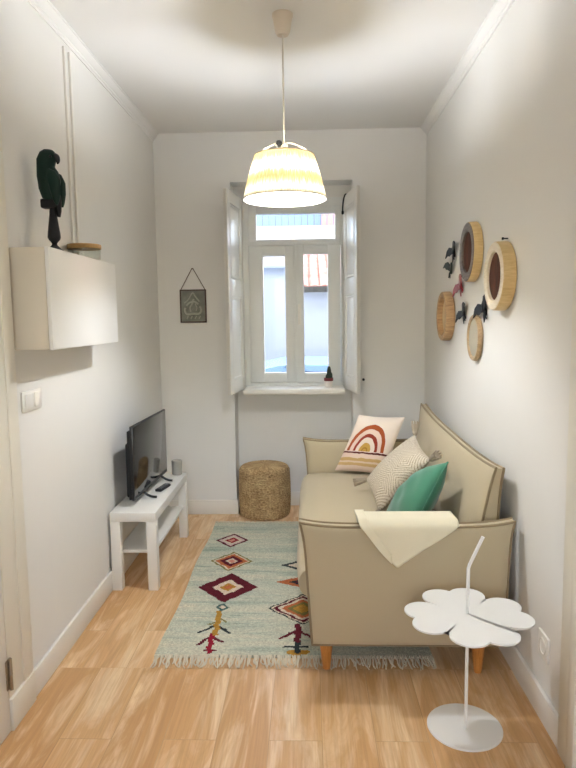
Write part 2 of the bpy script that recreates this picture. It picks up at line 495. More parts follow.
wp('transom_pane', boxm(-.402, .214, 4.994, 4.998, 2.115, 2.315), M['glass'])
bm = B(); ring(bm, -.462, -.107, 1.007, 2.070, -.350, -.180, 1.083, 1.993, 4.960, 5.02, .006); s1 = wp('sash', bm, M['upvc'])
finish('pane', boxm(-.353, -.177, 4.990, 4.994, 1.08, 1.996), M['glass'], s1, w.location)
bm = B(); ring(bm, -.105, .250, 1.007, 2.072, -.034, .152, 1.081, 2.003, 4.944, 5.015, .007); box(bm, -.112, -.092, 4.936, 4.95, 1.012, 2.066, .004)
s2 = wp('sash', bm, M['upvc'])
finish('pane', boxm(-.037, .155, 4.984, 4.988, 1.078, 2.006), M['glass'], s2, w.location)
bm = B(); box(bm, -.082, -.056, 4.932, 4.944, 1.46, 1.62, .004); box(bm, -.078, -.060, 4.905, 4.934, 1.575, 1.597, .004); box(bm, -.078, -.060, 4.900, 4.914, 1.47, 1.597, .005)
finish('handle', bm, M['plast'], s2, w.location)
struct('trim_5', boxm(-.500, .272, 4.735, 4.962, .932, .978, .012, 3), M['gloss'], label='white window sill board')

# folding shutters, hinged at the window frame and swung out past the wall
def shutter(hinge, tip, label, s):
    h = Vector(hinge); d = Vector(tip)-h; L = d.length; a = math.atan2(d.y, d.x)
    root = thing('window_shutter', (h.x, h.y, 0), label, 'shutter', 'inside window shutters', a)
    z0, z1 = .962, 2.425; t = .014
    bm = B()
    st = .075
    box(bm, 0, L, -.006, .006, z0+.01, z1-.01)
    for x0, x1 in ((0, st), (L-st, L)): box(bm, x0, x1, -t, t, z0, z1, .004)
    for q0, q1 in ((z0, z0+.10), (1.68, 1.80), (z1-.09, z1)): box(bm, st-.002, L-st+.002, -t+.0005, t-.0005, q0, q1, .003)
    finish('leaf', bm, M['gloss'], root)
    for q0, q1 in ((z0+.10, 1.68), (1.80, z1-.09)):
        bm = B()
        for yy in (-.009, .009): box(bm, st+.03, L-st-.03, min(yy, yy*.3), max(yy, yy*.3), q0+.03, q1-.03, .004)
        # moulding around the field
        for sg in (-1, 1):
            P = [(st+.012, sg*.008, q0+.012), (L-st-.012, sg*.008, q0+.012), (L-st-.012, sg*.008, q1-.012), (st+.012, sg*.008, q1-.012)]
            for k in range(4): tube(bm, [P[k], P[(k+1) % 4]], .006, 8)
        finish('panel', bm, M['gloss'], root)
    for z in (1.12, 2.27):
        finish('hinge', lathe(B(), [(.006, z), (.006, z+.07)], 10, (-.004, s*.017, 0)), M['gloss'], root)
    return root
shutter((-.517, 4.948), (-.577, 4.505), 'white panelled shutter leaf open on the left side of the window', 1)
sr = shutter((.284, 4.948), (.354, 4.505), 'white panelled shutter leaf open on the right side of the window', -1)
bm = B(); tube(bm, spline([(.290, 4.85, 2.430), (.280, 4.84, 2.420), (.270, 4.85, 2.385), (.266, 4.87, 2.34), (.266, 4.88, 2.30)], 6), .0055, 8)
lathe(bm, [(.002, 2.285), (.009, 2.29), (.009, 2.31), (.004, 2.315)], 10, (.266, 4.88, 0))
tube(bm, [(.290, 4.85, 2.430), (.304, 4.85, 2.420)], .005, 8)
bmesh.ops.transform(bm, matrix=(Matrix.Translation(sr.location) @ Matrix.Rotation(sr.rotation_euler.z, 4, 'Z')).inverted(), verts=bm.verts)
ho = finish('hook', bm, M['blackmat'], sr); ho['label'] = 'short curved black metal hook'
bm = B(); lathe(bm, [(.004, YB+.002), (.004, YB-.03), (.010, YB-.032), (.010, YB-.044), (.003, YB-.048)], 12, (.408, 0, 1.045), 'Y')
tag(finish('shutter_stop', bm, M['blackmat']), 'tiny dark peg on the wall just right of the window', 'peg')

# potted cactus on the sill
pc = (.150, 4.848, .979)
t = thing('potted_cactus', pc, 'tiny cactus in a white and dark red pot on the window sill', 'plant')
finish('pot', lathe(B(), [(.0, 0), (.024, 0), (.028, .004), (.033, .048), (.030, .048), (.028, .04), (.0, .04)], 24, cap=False), M['potw'], t)
finish('pot_band', lathe(B(), [(.0332, .046), (.036, .050), (.036, .070), (.031, .070), (.030, .052), (.0, .052)], 24, cap=False), M['potr'], t)
bm = B()
for k, (x, z0, z1, r) in enumerate(((.004, .05, .160, .016), (-.012, .05, .10, .011), (.018, .05, .115, .012))):
    pr = [(r*.7, z0), (r, z0+(z1-z0)*.3), (r*.95, z0+(z1-z0)*.7), (r*.6, z1-.006), (r*.1, z1)]
    n = 16; rings = []
    for rr, z in pr: rings.append([bm.verts.new((x+rr*(1+.16*(i % 2))*cos(2*pi*i/n), rr*(1+.16*(i % 2))*sin(2*pi*i/n), z)) for i in range(n)])
    for a, b in zip(rings, rings[1:]):
        for i in range(n): bm.faces.new((a[i], a[(i+1) % n], b[(i+1) % n], b[i]))
    bm.faces.new(rings[-1])
finish('cactus', bm, M['cactus'], t)

# ------------------------------------------------------------------ outside, across the lane
M['render_white'] = plain('outside_white_render', (186, 192, 200), .9, bump=.2, bscale=8, var=.06)
M['render_pink'] = plain('outside_pink_render', (196, 140, 128), .9, bump=.2, bscale=8, var=.1)
M['render_cream'] = plain('outside_cream_render', (164, 158, 152), .9)
M['shutterblue'] = plain('outside_blue_boards', (112, 140, 178), .7)
M['asphalt'] = plain('outside_asphalt', (120, 120, 120), .9, bump=.4, bscale=60)
M['carpaint'] = plain('silver_blue_car_paint', (150, 182, 216), .25, .3)
M['carglass'] = plain('dark_car_glass', (40, 60, 84), .1)
M['rail'] = plain('grey_railing_paint', (96, 104, 116), .5)
M['acgrey'] = plain('pale_grey_metal', (186, 196, 204), .5)
def tiles():
    t = NT('clay_roof_tiles'); t.set(Roughness=.8); v = t.coord('Object')
    n = t.noise(v, 9, 4)
    t.col(t.ramp(n, [(.3, (170, 96, 80)), (.5, (196, 124, 106)), (.7, (206, 156, 136))])); return t.m
M['tiles'] = tiles()
bm = B(); box(bm, -9, XL-.2, 4.9, YB+.4, -.6, 8.5); box(bm, XR+.2, 9, 4.9, YB+.4, -.6, 8.5); box(bm, XL-.2, XR+.2, 4.9, YB+.4, H+.15, 8.5); box(bm, XL-.2, XR+.2, 4.9, YB+.4, -.6, -.02)  # unseen house front, added and raised to keep sky light off the lane
struct('trim_7', bm, M['render_cream'], smooth=False, label='outside face of the house around the window, added tall to shade the lane')
struct('trim_6', boxm(-8, 8, YB+.45, 22, -.62, -.5), M['asphalt'], smooth=False, label='grey lane outside the window')
bm = B(); box(bm, -6, -.15, 9.5, 9.8, -.5, 2.24); box(bm, -.15, 6, 9.5, 9.8, -.5, 1.90)
box(bm, -6, -.15, 9.44, 9.86, 2.24, 2.30, .01)
tag(finish('street_wall', bm, M['render_white']), 'bright white rendered wall across the lane outside the window', 'wall')
t = thing('tiled_roof', (.9, 9.8, 1.9), 'sloping red clay tile roof seen through the right window pane', 'roof')
bm = B()
n = 60; y0, z0, y1, z1 = 9.42, 1.93, 11.9, 2.66
for i in range(26):
    x = -.14+.155*i
    vs = []
    for (yy, zz) in ((y0, z0), (y1, z1)):
        vs.append([bm.verts.new((x+.0775+.0775*cos(a), yy, zz+.06*sin(a))) for a in [pi*k/6 for k in range(7)]])
    for k in range(6): bm.faces.new((vs[0][k], vs[0][k+1], vs[1][k+1], vs[1][k]))
    bm.faces.new(vs[0]); 
box(bm, -.14, 4.2, 9.45, 11.9, 1.9, 1.93)
finish('tile_field', bm, M['tiles'], t, t.location)
finish('eaves_board', boxm(-.14, 4.2, 9.36, 9.44, 1.88, 1.965, .004), M['blackmat'], t, t.location)
t = thing('balcony_house', (0, 15, -.5), 'pink and blue house with a railed balcony seen through the top window pane', 'house')
bm = B(); box(bm, -6, .35, 16, 16.4, -.5, 7); finish('facade', bm, M['shutterblue'], t, t.location)
bm = B(); box(bm, .35, 6, 15.6, 16.4, -.5, 7); finish('side_facade', bm, M['render_pink'], t, t.location)
finish('balcony_slab', boxm(-6, 6, 14.9, 16, 3.05, 3.62, .02), M['render_cream'], t, t.location)
bm = B()
for i in range(40):
    x = -3+.15*i; tube(bm, [(x, 14.95, 3.62), (x, 14.95, 4.6)], .012, 6)
tube(bm, [(-3, 14.95, 4.6), (3, 14.95, 4.6)], .02, 6)
finish('railing', bm, M['rail'], t, t.location)
bm = B(); box(bm, .95, 1.5, 15.0, 15.3, 3.62, 3.98, .02); finish('cooling_unit', bm, M['acgrey'], t, t.location)
finish('lower_wall', boxm(-6, 6, 14.95, 15.3, -.5, 3.05), M['render_cream'], t, t.location)
# parked car
t = thing('parked_car', (-.1, 7.9, -.5), 'pale blue parked car outside, roof and windows just above the sill', 'car')
prof = [(-2.1, .25), (-2.1, .62), (-1.9, .80), (-1.15, .92), (-.65, 1.38), (-.2, 1.48), (.8, 1.46), (1.45, 1.02), (1.95, .94), (2.1, .7), (2.1, .25)]
bm = B(); extrude_poly(bm, [(x-.1, 7.1, z-.5) for x, z in prof], (0, 1.65, 0)); bmesh.ops.bevel(bm, geom=[e for e in bm.edges if e.calc_length() > 1.6], offset=.04, segments=2, affect='EDGES')
finish('car_body', bm, M['carpaint'], t, t.location)
bm = B()
for P in ([(-1.02, .97), (-.62, 1.33), (-.18, 1.41), (-.18, .97)], [(-.10, .97), (-.10, 1.41), (.74, 1.39), (1.22, 1.02)]):
    extrude_poly(bm, [(x-.1, 7.085, z-.5) for x, z in P], (0, .02, 0))
finish('side_window', bm, M['carglass'], t, t.location)
for x in (-1.35, 1.35):
    finish('wheel', lathe(B(), [(.1, 7.08), (.30, 7.08), (.32, 7.1), (.32, 7.28), (.3, 7.3), (.1, 7.3)], 28, (x-.1, 0, -.18), 'Y'), M['blackmat'], t, t.location)

# ------------------------------------------------------------------ pendant lamp
lc = (-.104, 2.985)
t = thing('pendant_lamp', (lc[0], lc[1], H), 'lit woven raffia pendant lamp hanging from the ceiling', 'lamp')
def lp(name, bm, mat, p=None): return finish(name, bm, mat, p or t, t.location)
lp('ceiling_cup', lathe(B(), [(.0, H), (.047, H), (.047, H-.012), (.043, H-.020), (.034, H-.075), (.026, H-.090), (.0, H-.090)], 32, (lc[0], lc[1], 0), cap=False), M['canopy'])
lp('cord', tube(B(), [(lc[0], lc[1], H-.085), (lc[0], lc[1], 2.36), (lc[0], lc[1], 2.27)], .0042, 10), M['cord'])
zt, zb, rt, rb = 2.257, 2.062, .137, .192
def shade_bm(inset, za, zz):
    bm = B(); n = 96; k = 12; rings = []
    for j in range(k+1):
        f = j/k; rr = rb+(rt-rb)*f - inset + .004*sin(pi*f)
        z = zz+(za-zz)*f
        rings.append([bm.verts.new((lc[0]+rr*cos(2*pi*i/n), lc[1]+rr*sin(2*pi*i/n), z)) for i in range(n)])
    for a, b in zip(rings, rings[1:]):
        for i in range(n): bm.faces.new((a[i], a[(i+1) % n], b[(i+1) % n], b[i]))
    return bm
bm = shade_bm(0, zt, zb)
bmesh.ops.translate(bm, verts=bm.verts, vec=(0, 0, 0))
sh = lp('lamp_shade', bm, M['shade'])
sd = sh.modifiers.new('thick', 'SOLIDIFY'); sd.thickness = .003; sd.offset = -1
for r_, z_ in ((rb, zb), (rt, zt)):
    finish('rim_wire', tube(B(), [(lc[0]+r_*cos(2*pi*i/64), lc[1]+r_*sin(2*pi*i/64), z_) for i in range(64)], .0033, 8, closed=True), M['cord'], sh, t.location)
for k, a in enumerate((R(185), R(-5), R(90))):
    e = (lc[0]+rt*cos(a), lc[1]+rt*sin(a), zt)
    lp('support_arm', tube(B(), spline([(lc[0], lc[1], 2.315), (lc[0]+.35*rt*cos(a), lc[1]+.35*rt*sin(a), 2.308), (lc[0]+.8*rt*cos(a), lc[1]+.8*rt*sin(a), 2.275), e], 6), .0042, 8), M['cord'])
lp('cord_stopper', lathe(B(), [(.0, 2.962), (.012, 2.964), (.016, 2.972), (.016, 2.982), (.011, 2.99), (.0, 2.992)], 20, (lc[0]-.024, 0, 2.309), 'Y', cap=False), M['black'])
lp('lamp_holder', lathe(B(), [(.006, 2.315), (.015, 2.308), (.017, 2.262), (.014, 2.255)], 20, (lc[0], lc[1], 0)), M['cord'])
lp('uplight_baffle', lathe(B(), [(.015, 2.272), (.064, 2.270), (.066, 2.266), (.064, 2.262), (.015, 2.260)], 32, (lc[0], lc[1], 0), cap=False), M['cord'])  # disc added above the bulb to hold its light off the ceiling
lp('bulb', lathe(B(), [(.012, 2.256), (.014, 2.245), (.024, 2.225), (.030, 2.200), (.029, 2.182), (.022, 2.166), (.010, 2.158), (.0, 2.157)], 24, (lc[0], lc[1], 0), cap=False), M['bulb'])

# ------------------------------------------------------------------ left wall
# cable covers running down from the cornice
for y, wd in ((3.045, .014), (3.115, .018)):
    lab = 'thin white cable cover down the left wall, left one of two above the cabinet' if y < 3.1 else 'thin white cable cover down the left wall, right one of two above the cabinet'
    tag(finish('cable_cover', boxm(XL, XL+.012, y-wd/2, y+wd/2, 1.80, H-.085, .003), M['gloss']), lab, 'cable cover', 'cable covers on the left wall')

# wall cabinet
CX, CY0, CY1, CZ0, CZ1 = -.980, 2.388, 3.215, 1.408, 1.797
t = thing('wall_cabinet', (XL, (CY0+CY1)/2, CZ0), 'white box cabinet mounted on the left wall below the parrot', 'cabinet')
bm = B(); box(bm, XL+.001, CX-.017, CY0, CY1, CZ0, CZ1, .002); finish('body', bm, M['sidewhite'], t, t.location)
finish('door', boxm(CX-.016, CX, CY0-.001, CY1+.001, CZ0-.002, CZ1+.001, .0025), M['door_white'], t, t.location)
for z in (CZ0+.06, CZ1-.06): finish('screw_cap', lathe(B(), [(.0, CY0-.001), (.005, CY0-.001), (.005, CY0+.004)], 10, (XL+.075, 0, z), 'Y', cap=False), M['sidewhite'], t, t.location)

# parrot figurine on its pedestal
px, py, pz = -1.040, 2.60, CZ1+.001
t = thing('parrot_figurine', (px, py, pz), 'dark green parrot figurine on a black pedestal above the wall cabinet', 'figurine')
def loft(bm, secs, n=20):
    """secs: (x, z, rx, ry) ellipses across the path, bent to follow it"""
    rings = []
    for i, (x, z, rx, ry) in enumerate(secs):
        a = secs[max(0, i-1)]; b = secs[min(len(secs)-1, i+1)]
        d = Vector((b[0]-a[0], 0, b[1]-a[1])).normalized(); u = Vector((d.z, 0, -d.x))
        rings.append([bm.verts.new(Vector((x, 0, z)) + u*rx*cos(2*pi*k/n) + Vector((0, ry*sin(2*pi*k/n), 0))) for k in range(n)])
    for a, b in zip(rings, rings[1:]):
        for k in range(n): bm.faces.new((a[k], a[(k+1) % n], b[(k+1) % n], b[k]))
    bm.faces.new(rings[0]); bm.faces.new(rings[-1])
    return bm
bm = loft(B(), [(.000, .205, .024, .020), (-.008, .225, .033, .026), (-.010, .255, .042, .034), (-.008, .285, .046, .038), (-.014, .312, .044, .037), (-.020, .338, .036, .034), (-.018, .362, .038, .034), (-.008, .382, .037, .031), (.002, .396, .028, .024), (.006, .405, .014, .012), (.007, .408, .004, .004)])
body = finish('body', bm, M['parrot'], t)
bm = B(); tube(bm, spline([(.014, 0, .384), (.027, 0, .376), (.031, 0, .360), (.028, 0, .351)], 5), [.014]*5+[.013, .012, .011, .010, .009]+[.008, .006, .005, .004, .003, .001], 10)
finish('beak', bm, M['black'], body)
for s in (-1, 1):
    bm = loft(B(), [(.030, .185, .004, .004), (.028, .20, .012, .008), (.026, .235, .021, .012), (.022, .275, .026, .014), (.010, .305, .024, .013), (-.002, .325, .008, .006)], 14)
    bmesh.ops.translate(bm, verts=bm.verts, vec=(0, s*.028, 0)); finish('wing', bm, M['parrot'], body)
    bm = B(); bmesh.ops.create_icosphere(bm, subdivisions=2, radius=.005); bmesh.ops.translate(bm, verts=bm.verts, vec=(.012, s*.028, .376)); finish('eye', bm, M['black'], body)
bm = loft(B(), [(.024, .142, .006, .010), (.024, .165, .011, .014), (.022, .20, .015, .018), (.014, .235, .018, .018)], 14)
finish('tail', bm, M['blackcer'], body)
bm = B(); box(bm, -.044, .020, -.022, .022, .176, .214, .008, 3)
lathe(bm, [(.012, .178), (.014, .165), (.015, .150), (.019, .120), (.025, .075), (.026, .060), (.022, .050), (.013, .040), (.010, .034), (.012, .028), (.016, .024)], 24)
finish('pedestal', bm, M['blackcer'], t)
finish('foot', lathe(B(), [(.034, 0), (.035, .008), (.028, .013), (.018, .022), (.014, .026)], 28), M['blackcer'], t)

# jar with wooden lid
t = thing('glass_jar', (-1.054, 2.985, CZ1+.0015), 'wide clear glass jar with wooden lid on the wall cabinet', 'jar')
finish('jar_body', lathe(B(), [(.0, 0), (.066, 0), (.074, .006), (.075, .05), (.072, .052), (.072, .008), (.0, .004)], 40, cap=False), M['jarglass'], t)
finish('lid', lathe(B(), [(.0, .0525), (.077, .0525), (.078, .055), (.078, .070), (.076, .073), (.0, .073)], 40, cap=False), M['jarlid'], t)

# double light switch
t = thing('light_switch', (XL, 2.505, 1.158), 'white double light switch on the left wall under the cabinet', 'switch')
finish('plate', boxm(XL, XL+.009, 2.418, 2.592, 1.158, 1.240, .003), M['plast'], t, t.location)
for y in (2.463, 2.547):
    finish('rocker', boxm(XL+.008, XL+.014, y-.030, y+.030, 1.169, 1.229, .003), M['plast'], t, t.location)

# ------------------------------------------------------------------ back wall plaque
t = thing('wall_plaque', (-.867, YB, 1.483), 'small slate grey plaque with pale arch relief hanging on a cord', 'plaque')
x0, x1, z0, z1 = -.966, -.768, 1.487, 1.735
bm = B(); fw = .009
for a in ((x0, x1, z0, z0+fw), (x0, x1, z1-fw, z1), (x0, x0+fw, z0, z1), (x1-fw, x1, z0, z1)): box(bm, a[0], a[1], YB-.020, YB-.002, a[2], a[3], .002)
finish('plaque_frame', bm, M['frame'], t, t.location)
finish('panel', boxm(x0+.005, x1-.005, YB-.014, YB-.003, z0+.005, z1-.005), M['slate'], t, t.location)
cx = (x0+x1)/2; bm = B()
tube(bm, spline([(cx-.058, YB-.014, 1.60), (cx-.062, YB-.014, 1.575), (cx-.045, YB-.014, 1.553), (cx, YB-.014, 1.555), (cx+.045, YB-.014, 1.556), (cx+.060, YB-.014, 1.58), (cx+.052, YB-.014, 1.61)], 5), .0085, 8)
tube(bm, spline([(cx-.066, YB-.014, 1.635), (cx-.034, YB-.014, 1.66), (cx-.012, YB-.014, 1.695), (cx+.002, YB-.014, 1.71), (cx+.018, YB-.014, 1.685), (cx+.048, YB-.014, 1.645)], 5), .0058, 8)
tube(bm, spline([(cx-.05, YB-.014, 1.615), (cx-.02, YB-.014, 1.64), (cx+.012, YB-.014, 1.645), (cx+.04, YB-.014, 1.625)], 5), .0075, 8)
tube(bm, spline([(cx-.018, YB-.014, 1.57), (cx-.022, YB-.014, 1.60), (cx-.008, YB-.014, 1.625), (cx+.006, YB-.014, 1.665)], 5), .007, 8)
tube(bm, spline([(cx+.022, YB-.014, 1.575), (cx+.028, YB-.014, 1.60), (cx+.016, YB-.014, 1.63)], 5), .005, 8)
for dx in (-.05, -.02, .012, .042): tube(bm, [(cx+dx, YB-.014, 1.515), (cx+dx+.012, YB-.014, 1.538)], .0042, 8)
finish('relief', bm, M['relief'], t, t.location)
bm = B(); tube(bm, [(x0+.006, YB-.008, z1-.004), (cx-.003, YB-.006, 1.893), (cx+.003, YB-.006, 1.893), (x1-.006, YB-.008, z1-.004)], .0028, 8)
finish('cord', bm, M['string'], t, t.location)
finish('nail', lathe(B(), [(.002, YB), (.002, YB-.012), (.005, YB-.013), (.005, YB-.015)], 10, (cx, 0, 1.889), 'Y'), M['string'], t, t.location)

# ------------------------------------------------------------------ television bench
bx0, bx1, by0, by1 = -1.118, -.860, 3.368, 4.280
t = thing('tv_bench', ((bx0+bx1)/2, (by0+by1)/2, 0), 'low white bench with a lower shelf under the television', 'bench')
finish('tabletop', boxm(bx0, bx1, by0, by1, .398, .450, .0025), M['white'], t, t.location)
for x in (bx0, bx1-.055):
    for y in (by0+.001, by1-.056): finish('leg', boxm(x+.0005, x+.0545, y, y+.055, 0, .398, .002), M['white'], t, t.location)
finish('shelf', boxm(bx0+.02, bx1-.02, by0+.04, by1-.04, .205, .223, .002), M['white'], t, t.location)

# television
rz = R(-2.6)
t = thing('television', (-.988, 3.805, .4505), 'black flat television turned to face the sofa on the white bench', 'television', None, rz)
L2 = .348
finish('bezel', boxm(-.010, .004, -L2, L2, .040, .468, .003), M['black'], t)
finish('screen', boxm(.002, .0048, -L2+.010, L2-.010, .062, .459, .001), M['screen'], t)
bm = B(); box(bm, -.030, -.009, -L2+.005, L2-.005, .042, .440, .006); box(bm, -.058, -.028, -L2+.05, L2-.05, .044, .36, .010); box(bm, -.074, -.055, -L2+.11, L2-.11, .06, .30, .010)
finish('back_cover', bm, M['blackmat'], t)
for y, fx in ((-.155, .075), (.225, .070)):
    bm = B()
    tube(bm, spline([(-.085, y-.01, .008), (-.05, y-.005, .012), (-.012, y, .045)], 4), .008, 8)
    tube(bm, spline([(-.012, y, .045), (.02, y+.002, .022), (.045, y+.004, .011), (fx, y+.006, .008)], 4), .008, 8)
    finish('foot', bm, M['black'], t)

# remote and candle
rm = thing('remote_control', (-.931, 3.862, .4505), 'black remote control lying on the white bench', 'remote', None, R(-11))
finish('case', boxm(-.021, .021, -.075, .075, 0, .016, .005, 3), M['blackmat'], rm)
bm = B()
for j in range(5):
    for i in range(3): box(bm, -.014+.011*i, -.007+.011*i, -.055+.016*j, -.046+.016*j, .0155, .018, .001)
lathe(bm, [(.013, .0155), (.013, .018), (.011, .0185)], 20, (0, .045, 0))
finish('keys', bm, plain('grey_keys', (120, 120, 120), .6), rm)
t = thing('candle_cup', (-.918, 4.228, .4505), 'grey glass candle cup at the far end of the white bench', 'candle')
finish('cup', lathe(B(), [(.0, 0), (.032, 0), (.035, .003), (.036, .098), (.034, .100), (.032, .097), (.031, .075), (.0, .075)], 32, cap=False), M['wick'], t)
finish('wax', lathe(B(), [(.0, .0752), (.0308, .0752), (.0308, .082), (.0, .081)], 28, cap=False), plain('grey_wax', (176, 170, 158), .6), t)

# ------------------------------------------------------------------ pouf
t = thing('jute_pouf', (-.352, 4.757, 0), 'round woven jute pouf on the floor below the window', 'pouf')
bm = B(); n = 64; pr = []
hh = .392; rows = 22
rings = []
for j in range(rows*4+1):
    z = .004 + (hh-.035)*j/(rows*4); f = j/(rows*4)
    r = .190 + .006*sin(pi*f) + .0055*abs(sin(pi*j/4)) - (.006*(1-min(1, f*12)))
    rings.append((r, z))
for k in range(1, 7):
    a = pi/2*k/6; rings.append((.160+.030*cos(a), hh-.035+.030*sin(a)))
finish('side_weave', lathe(bm, [(.0, .001), (.17, .001)] + rings + [(.157, hh-.006)], n, cap=False), M['jute'], t)
top = []
for k in range(41):
    f = k/40; top.append((.166*(1-f), hh-.0065 + .002*abs(sin(pi*k/4)) + .010*(1-(1-f)**2)))
finish('top_weave', lathe(B(), top, n, cap=False), M['jute'], t)
finish('seam_cord', tube(B(), [(.1965*cos(2*pi*i/64), .1965*sin(2*pi*i/64), .175+.008*sin(2*pi*i/64)) for i in range(64)], .004, 8, closed=True), M['jute'], t)

# ------------------------------------------------------------------ rug
def rug():
    t = thing('wool_rug', (-.09, 3.56, 0), 'pale sea green wool rug with diamond motifs and a knotted fringe', 'rug')
    bm = B(); cl = bm.loops.layers.float_color.new('pattern')
    X0, X1, Y0, Y1 = -.706, .540, 2.672, 4.522
    nx, ny = 176, 250
    green, cream, wine, gold, orange = (182, 198, 186), (232, 216, 190), (104, 34, 44), (196, 146, 62), (204, 116, 72)
    dark, red, pink, olive, teal = (54, 62, 62), (156, 34, 52), (226, 150, 130), (140, 128, 70), (84, 110, 104)
    def dia(x, y, cx, cy, hw, hl, rings):
        d = abs(x-cx)/hw + abs(y-cy)/hl
        for lim, c in rings:
            if d < lim: return c
        return None
    def seg(x, y, ax, ay, bx, by, w):
        dx, dy = bx-ax, by-ay; k = max(0, min(1, ((x-ax)*dx+(y-ay)*dy)/(dx*dx+dy*dy)))
        return math.hypot(x-ax-k*dx, y-ay-k*dy) < w
    rnd = random.Random(3)
    bands = [rnd.random() for _ in range(400)]
    def ground(x, y):
        v = 0
        for s, a in ((.013, .40), (.007, .30), (.042, .42)):
            q = (y + .010*sin(9*x+y*5)*sin(3.1*x))/s + 1.5*math.floor(x*6+3*sin(y*31))*(s < .02); i = math.floor(q); f = q-i; f = f*f*(3-2*f)
            v += a*((bands[(i*7+int(s*1000)) % 400])*(1-f) + bands[((i+1)*7+int(s*1000)) % 400]*f - .5)
        v += .25*sin(11*x+y*23+4*sin(y*7))*.3
        k = v*1.0
        a = (214, 215, 194); b = (168, 183, 166); c = (232, 223, 198)
        if k > 0: return tuple(a[i]+(c[i]-a[i])*min(1, k*1.8) for i in range(3))
        return tuple(a[i]+(b[i]-a[i])*min(1, -k*2.1) for i in range(3))
    def colour(x, y):
        x += .006*sin(y*90)*.6; 
        out = [
            dia(x, y, -.535, 4.145, .112, .135, [(.22, pink), (.42, red), (.62, cream), (.80, (222, 196, 188)), (1, wine)]),
            dia(x, y, -.495, 3.772, .132, .157, [(.20, pink), (.30, cream), (.56, wine), (.78, orange), (.88, cream), (1, olive)]),
            dia(x, y, -.468, 3.388, .169, .196, [(.16, orange), (.28, gold), (.52, cream), (1, wine)]),
            dia(x, y, -.466, 3.141, .036, .048, [(.5, cream), (1, teal)]),
            dia(x, y, -.035, 3.712, .150, .100, [(.3, pink), (.5, cream), (.72, cream), (1, dark)]),
            dia(x, y, -.030, 3.465, .174, .090, [(.4, wine), (.6, dark), (1, orange)]),
            dia(x, y, -.045, 3.130, .185, .175, [(.3, gold), (.45, olive), (.62, orange), (.74, cream), (.86, wine), (.93, cream), (1, dark)]),
            dia(x, y, -.20, 4.33, .03, .03, [(1, None)]),
        ]
        for o in out:
            if o: return o
        for a in ((-.474, 3.09, -.462, 2.86, .014, gold), (-.475, 2.95, -.540, 2.878, .008, dark), (-.475, 2.95, -.392, 2.872, .008, dark),
                  (-.462, 3.02, -.43, 2.985, .006, olive), (-.470, 2.99, -.505, 2.955, .006, olive),
                  (-.478, 2.86, -.468, 2.70, .013, red), (-.478, 2.84, -.53, 2.768, .009, wine), (-.476, 2.84, -.42, 2.79, .009, wine), (-.49, 2.715, -.445, 2.715, .009, wine),
                  (-.067, 2.95, -.067, 2.80, .016, wine), (-.067, 2.90, -.147, 2.822, .010, wine), (-.067, 2.90, .01, 2.822, .010, wine),
                  (-.067, 2.80, -.067, 2.70, .013, dark), (-.12, 2.745, -.02, 2.745, .010, dark), (-.067, 2.69, -.067, 2.672, .022, gold), (-.10, 2.70, -.03, 2.70, .018, gold)):
            if seg(x, y, *a[:5]): return a[5]
        return ground(x, y)
    g = []
    for j in range(ny+1):
        row = []
        for i in range(nx+1):
            x = X0+(X1-X0)*i/nx; y = Y0+(Y1-Y0)*j/ny
            x += .006*sin(y*6.3)*(1 if i == 0 else .5)
            row.append(bm.verts.new((x, y, .011+.0025*sin(x*4+y*3)+rnd.uniform(-.0012, .0012))))
        g.append(row)
    for j in range(ny):
        for i in range(nx):
            f = bm.faces.new((g[j][i], g[j][i+1], g[j+1][i+1], g[j+1][i]))
            c = f.calc_center_median(); co = colour(c.x, c.y); k = rnd.uniform(.92, 1.06)
            col = lin(tuple(min(255, v*k) for v in co))
            for lpn in f.loops: lpn[cl] = col
    # edges down to the floor
    be = [e for e in bm.edges if e.is_boundary]
    r = bmesh.ops.extrude_edge_only(bm, edges=be)
    for v in [v for v in r['geom'] if isinstance(v, bmesh.types.BMVert)]: v.co.z = .0005
    for f in bm.faces:
        for lpn in f.loops:
            if lpn[cl][3] == 0: lpn[cl] = lin((170, 172, 160))
    bm.normal_update()
    finish('pile', bm, M['rug'], t, t.location, angle=60)
    for y, s in ((Y0, -1), (Y1, 1)):
        bm = B(); n = 150 if s < 0 else 110
        for i in range(n):
            x = X0+(X1-X0)*(i+.5)/n + rnd.uniform(-.003, .003)
            Lf = rnd.uniform(.055, .10) if s < 0 else rnd.uniform(.02, .04); dx = rnd.uniform(-.022, .022)
            tube(bm, spline([(x, y-s*.004, .011), (x+dx*.3, y+s*Lf*.35, .010), (x+dx*.5+rnd.uniform(-.008, .008), y+s*Lf*.7, .006), (x+dx, y+s*Lf, .004)], 3), [.0036]*7+[.003, .0026, .002], 5)
        for i in range(0, n, 3):
            x = X0+(X1-X0)*(i+.5)/n
            bmesh.ops.create_icosphere(bm, subdivisions=1, radius=.0065, matrix=Matrix.Translation((x, y+s*.012, .010)))
        fo = finish('fringe', bm, M['fringe'], t, t.location); fo['kind'] = 'stuff'
rug()

# ------------------------------------------------------------------ sofa
RZ = .011                                   # rug thickness under the front legs
sf = thing('sofa', (.40, 3.46, 0), 'beige two seat sofa with piped edges along the right wall', 'sofa')
def sp_(name, bm, mat, p=None): return finish(name, bm, mat, p or sf, sf.location)
sx0, sx1 = -.035, .838
# frame below the seat
bm = B(); box(bm, .0, .80, 2.60, 4.34, .140, .325, .025, 3); sp_('seat_base', bm, M['sofa'])
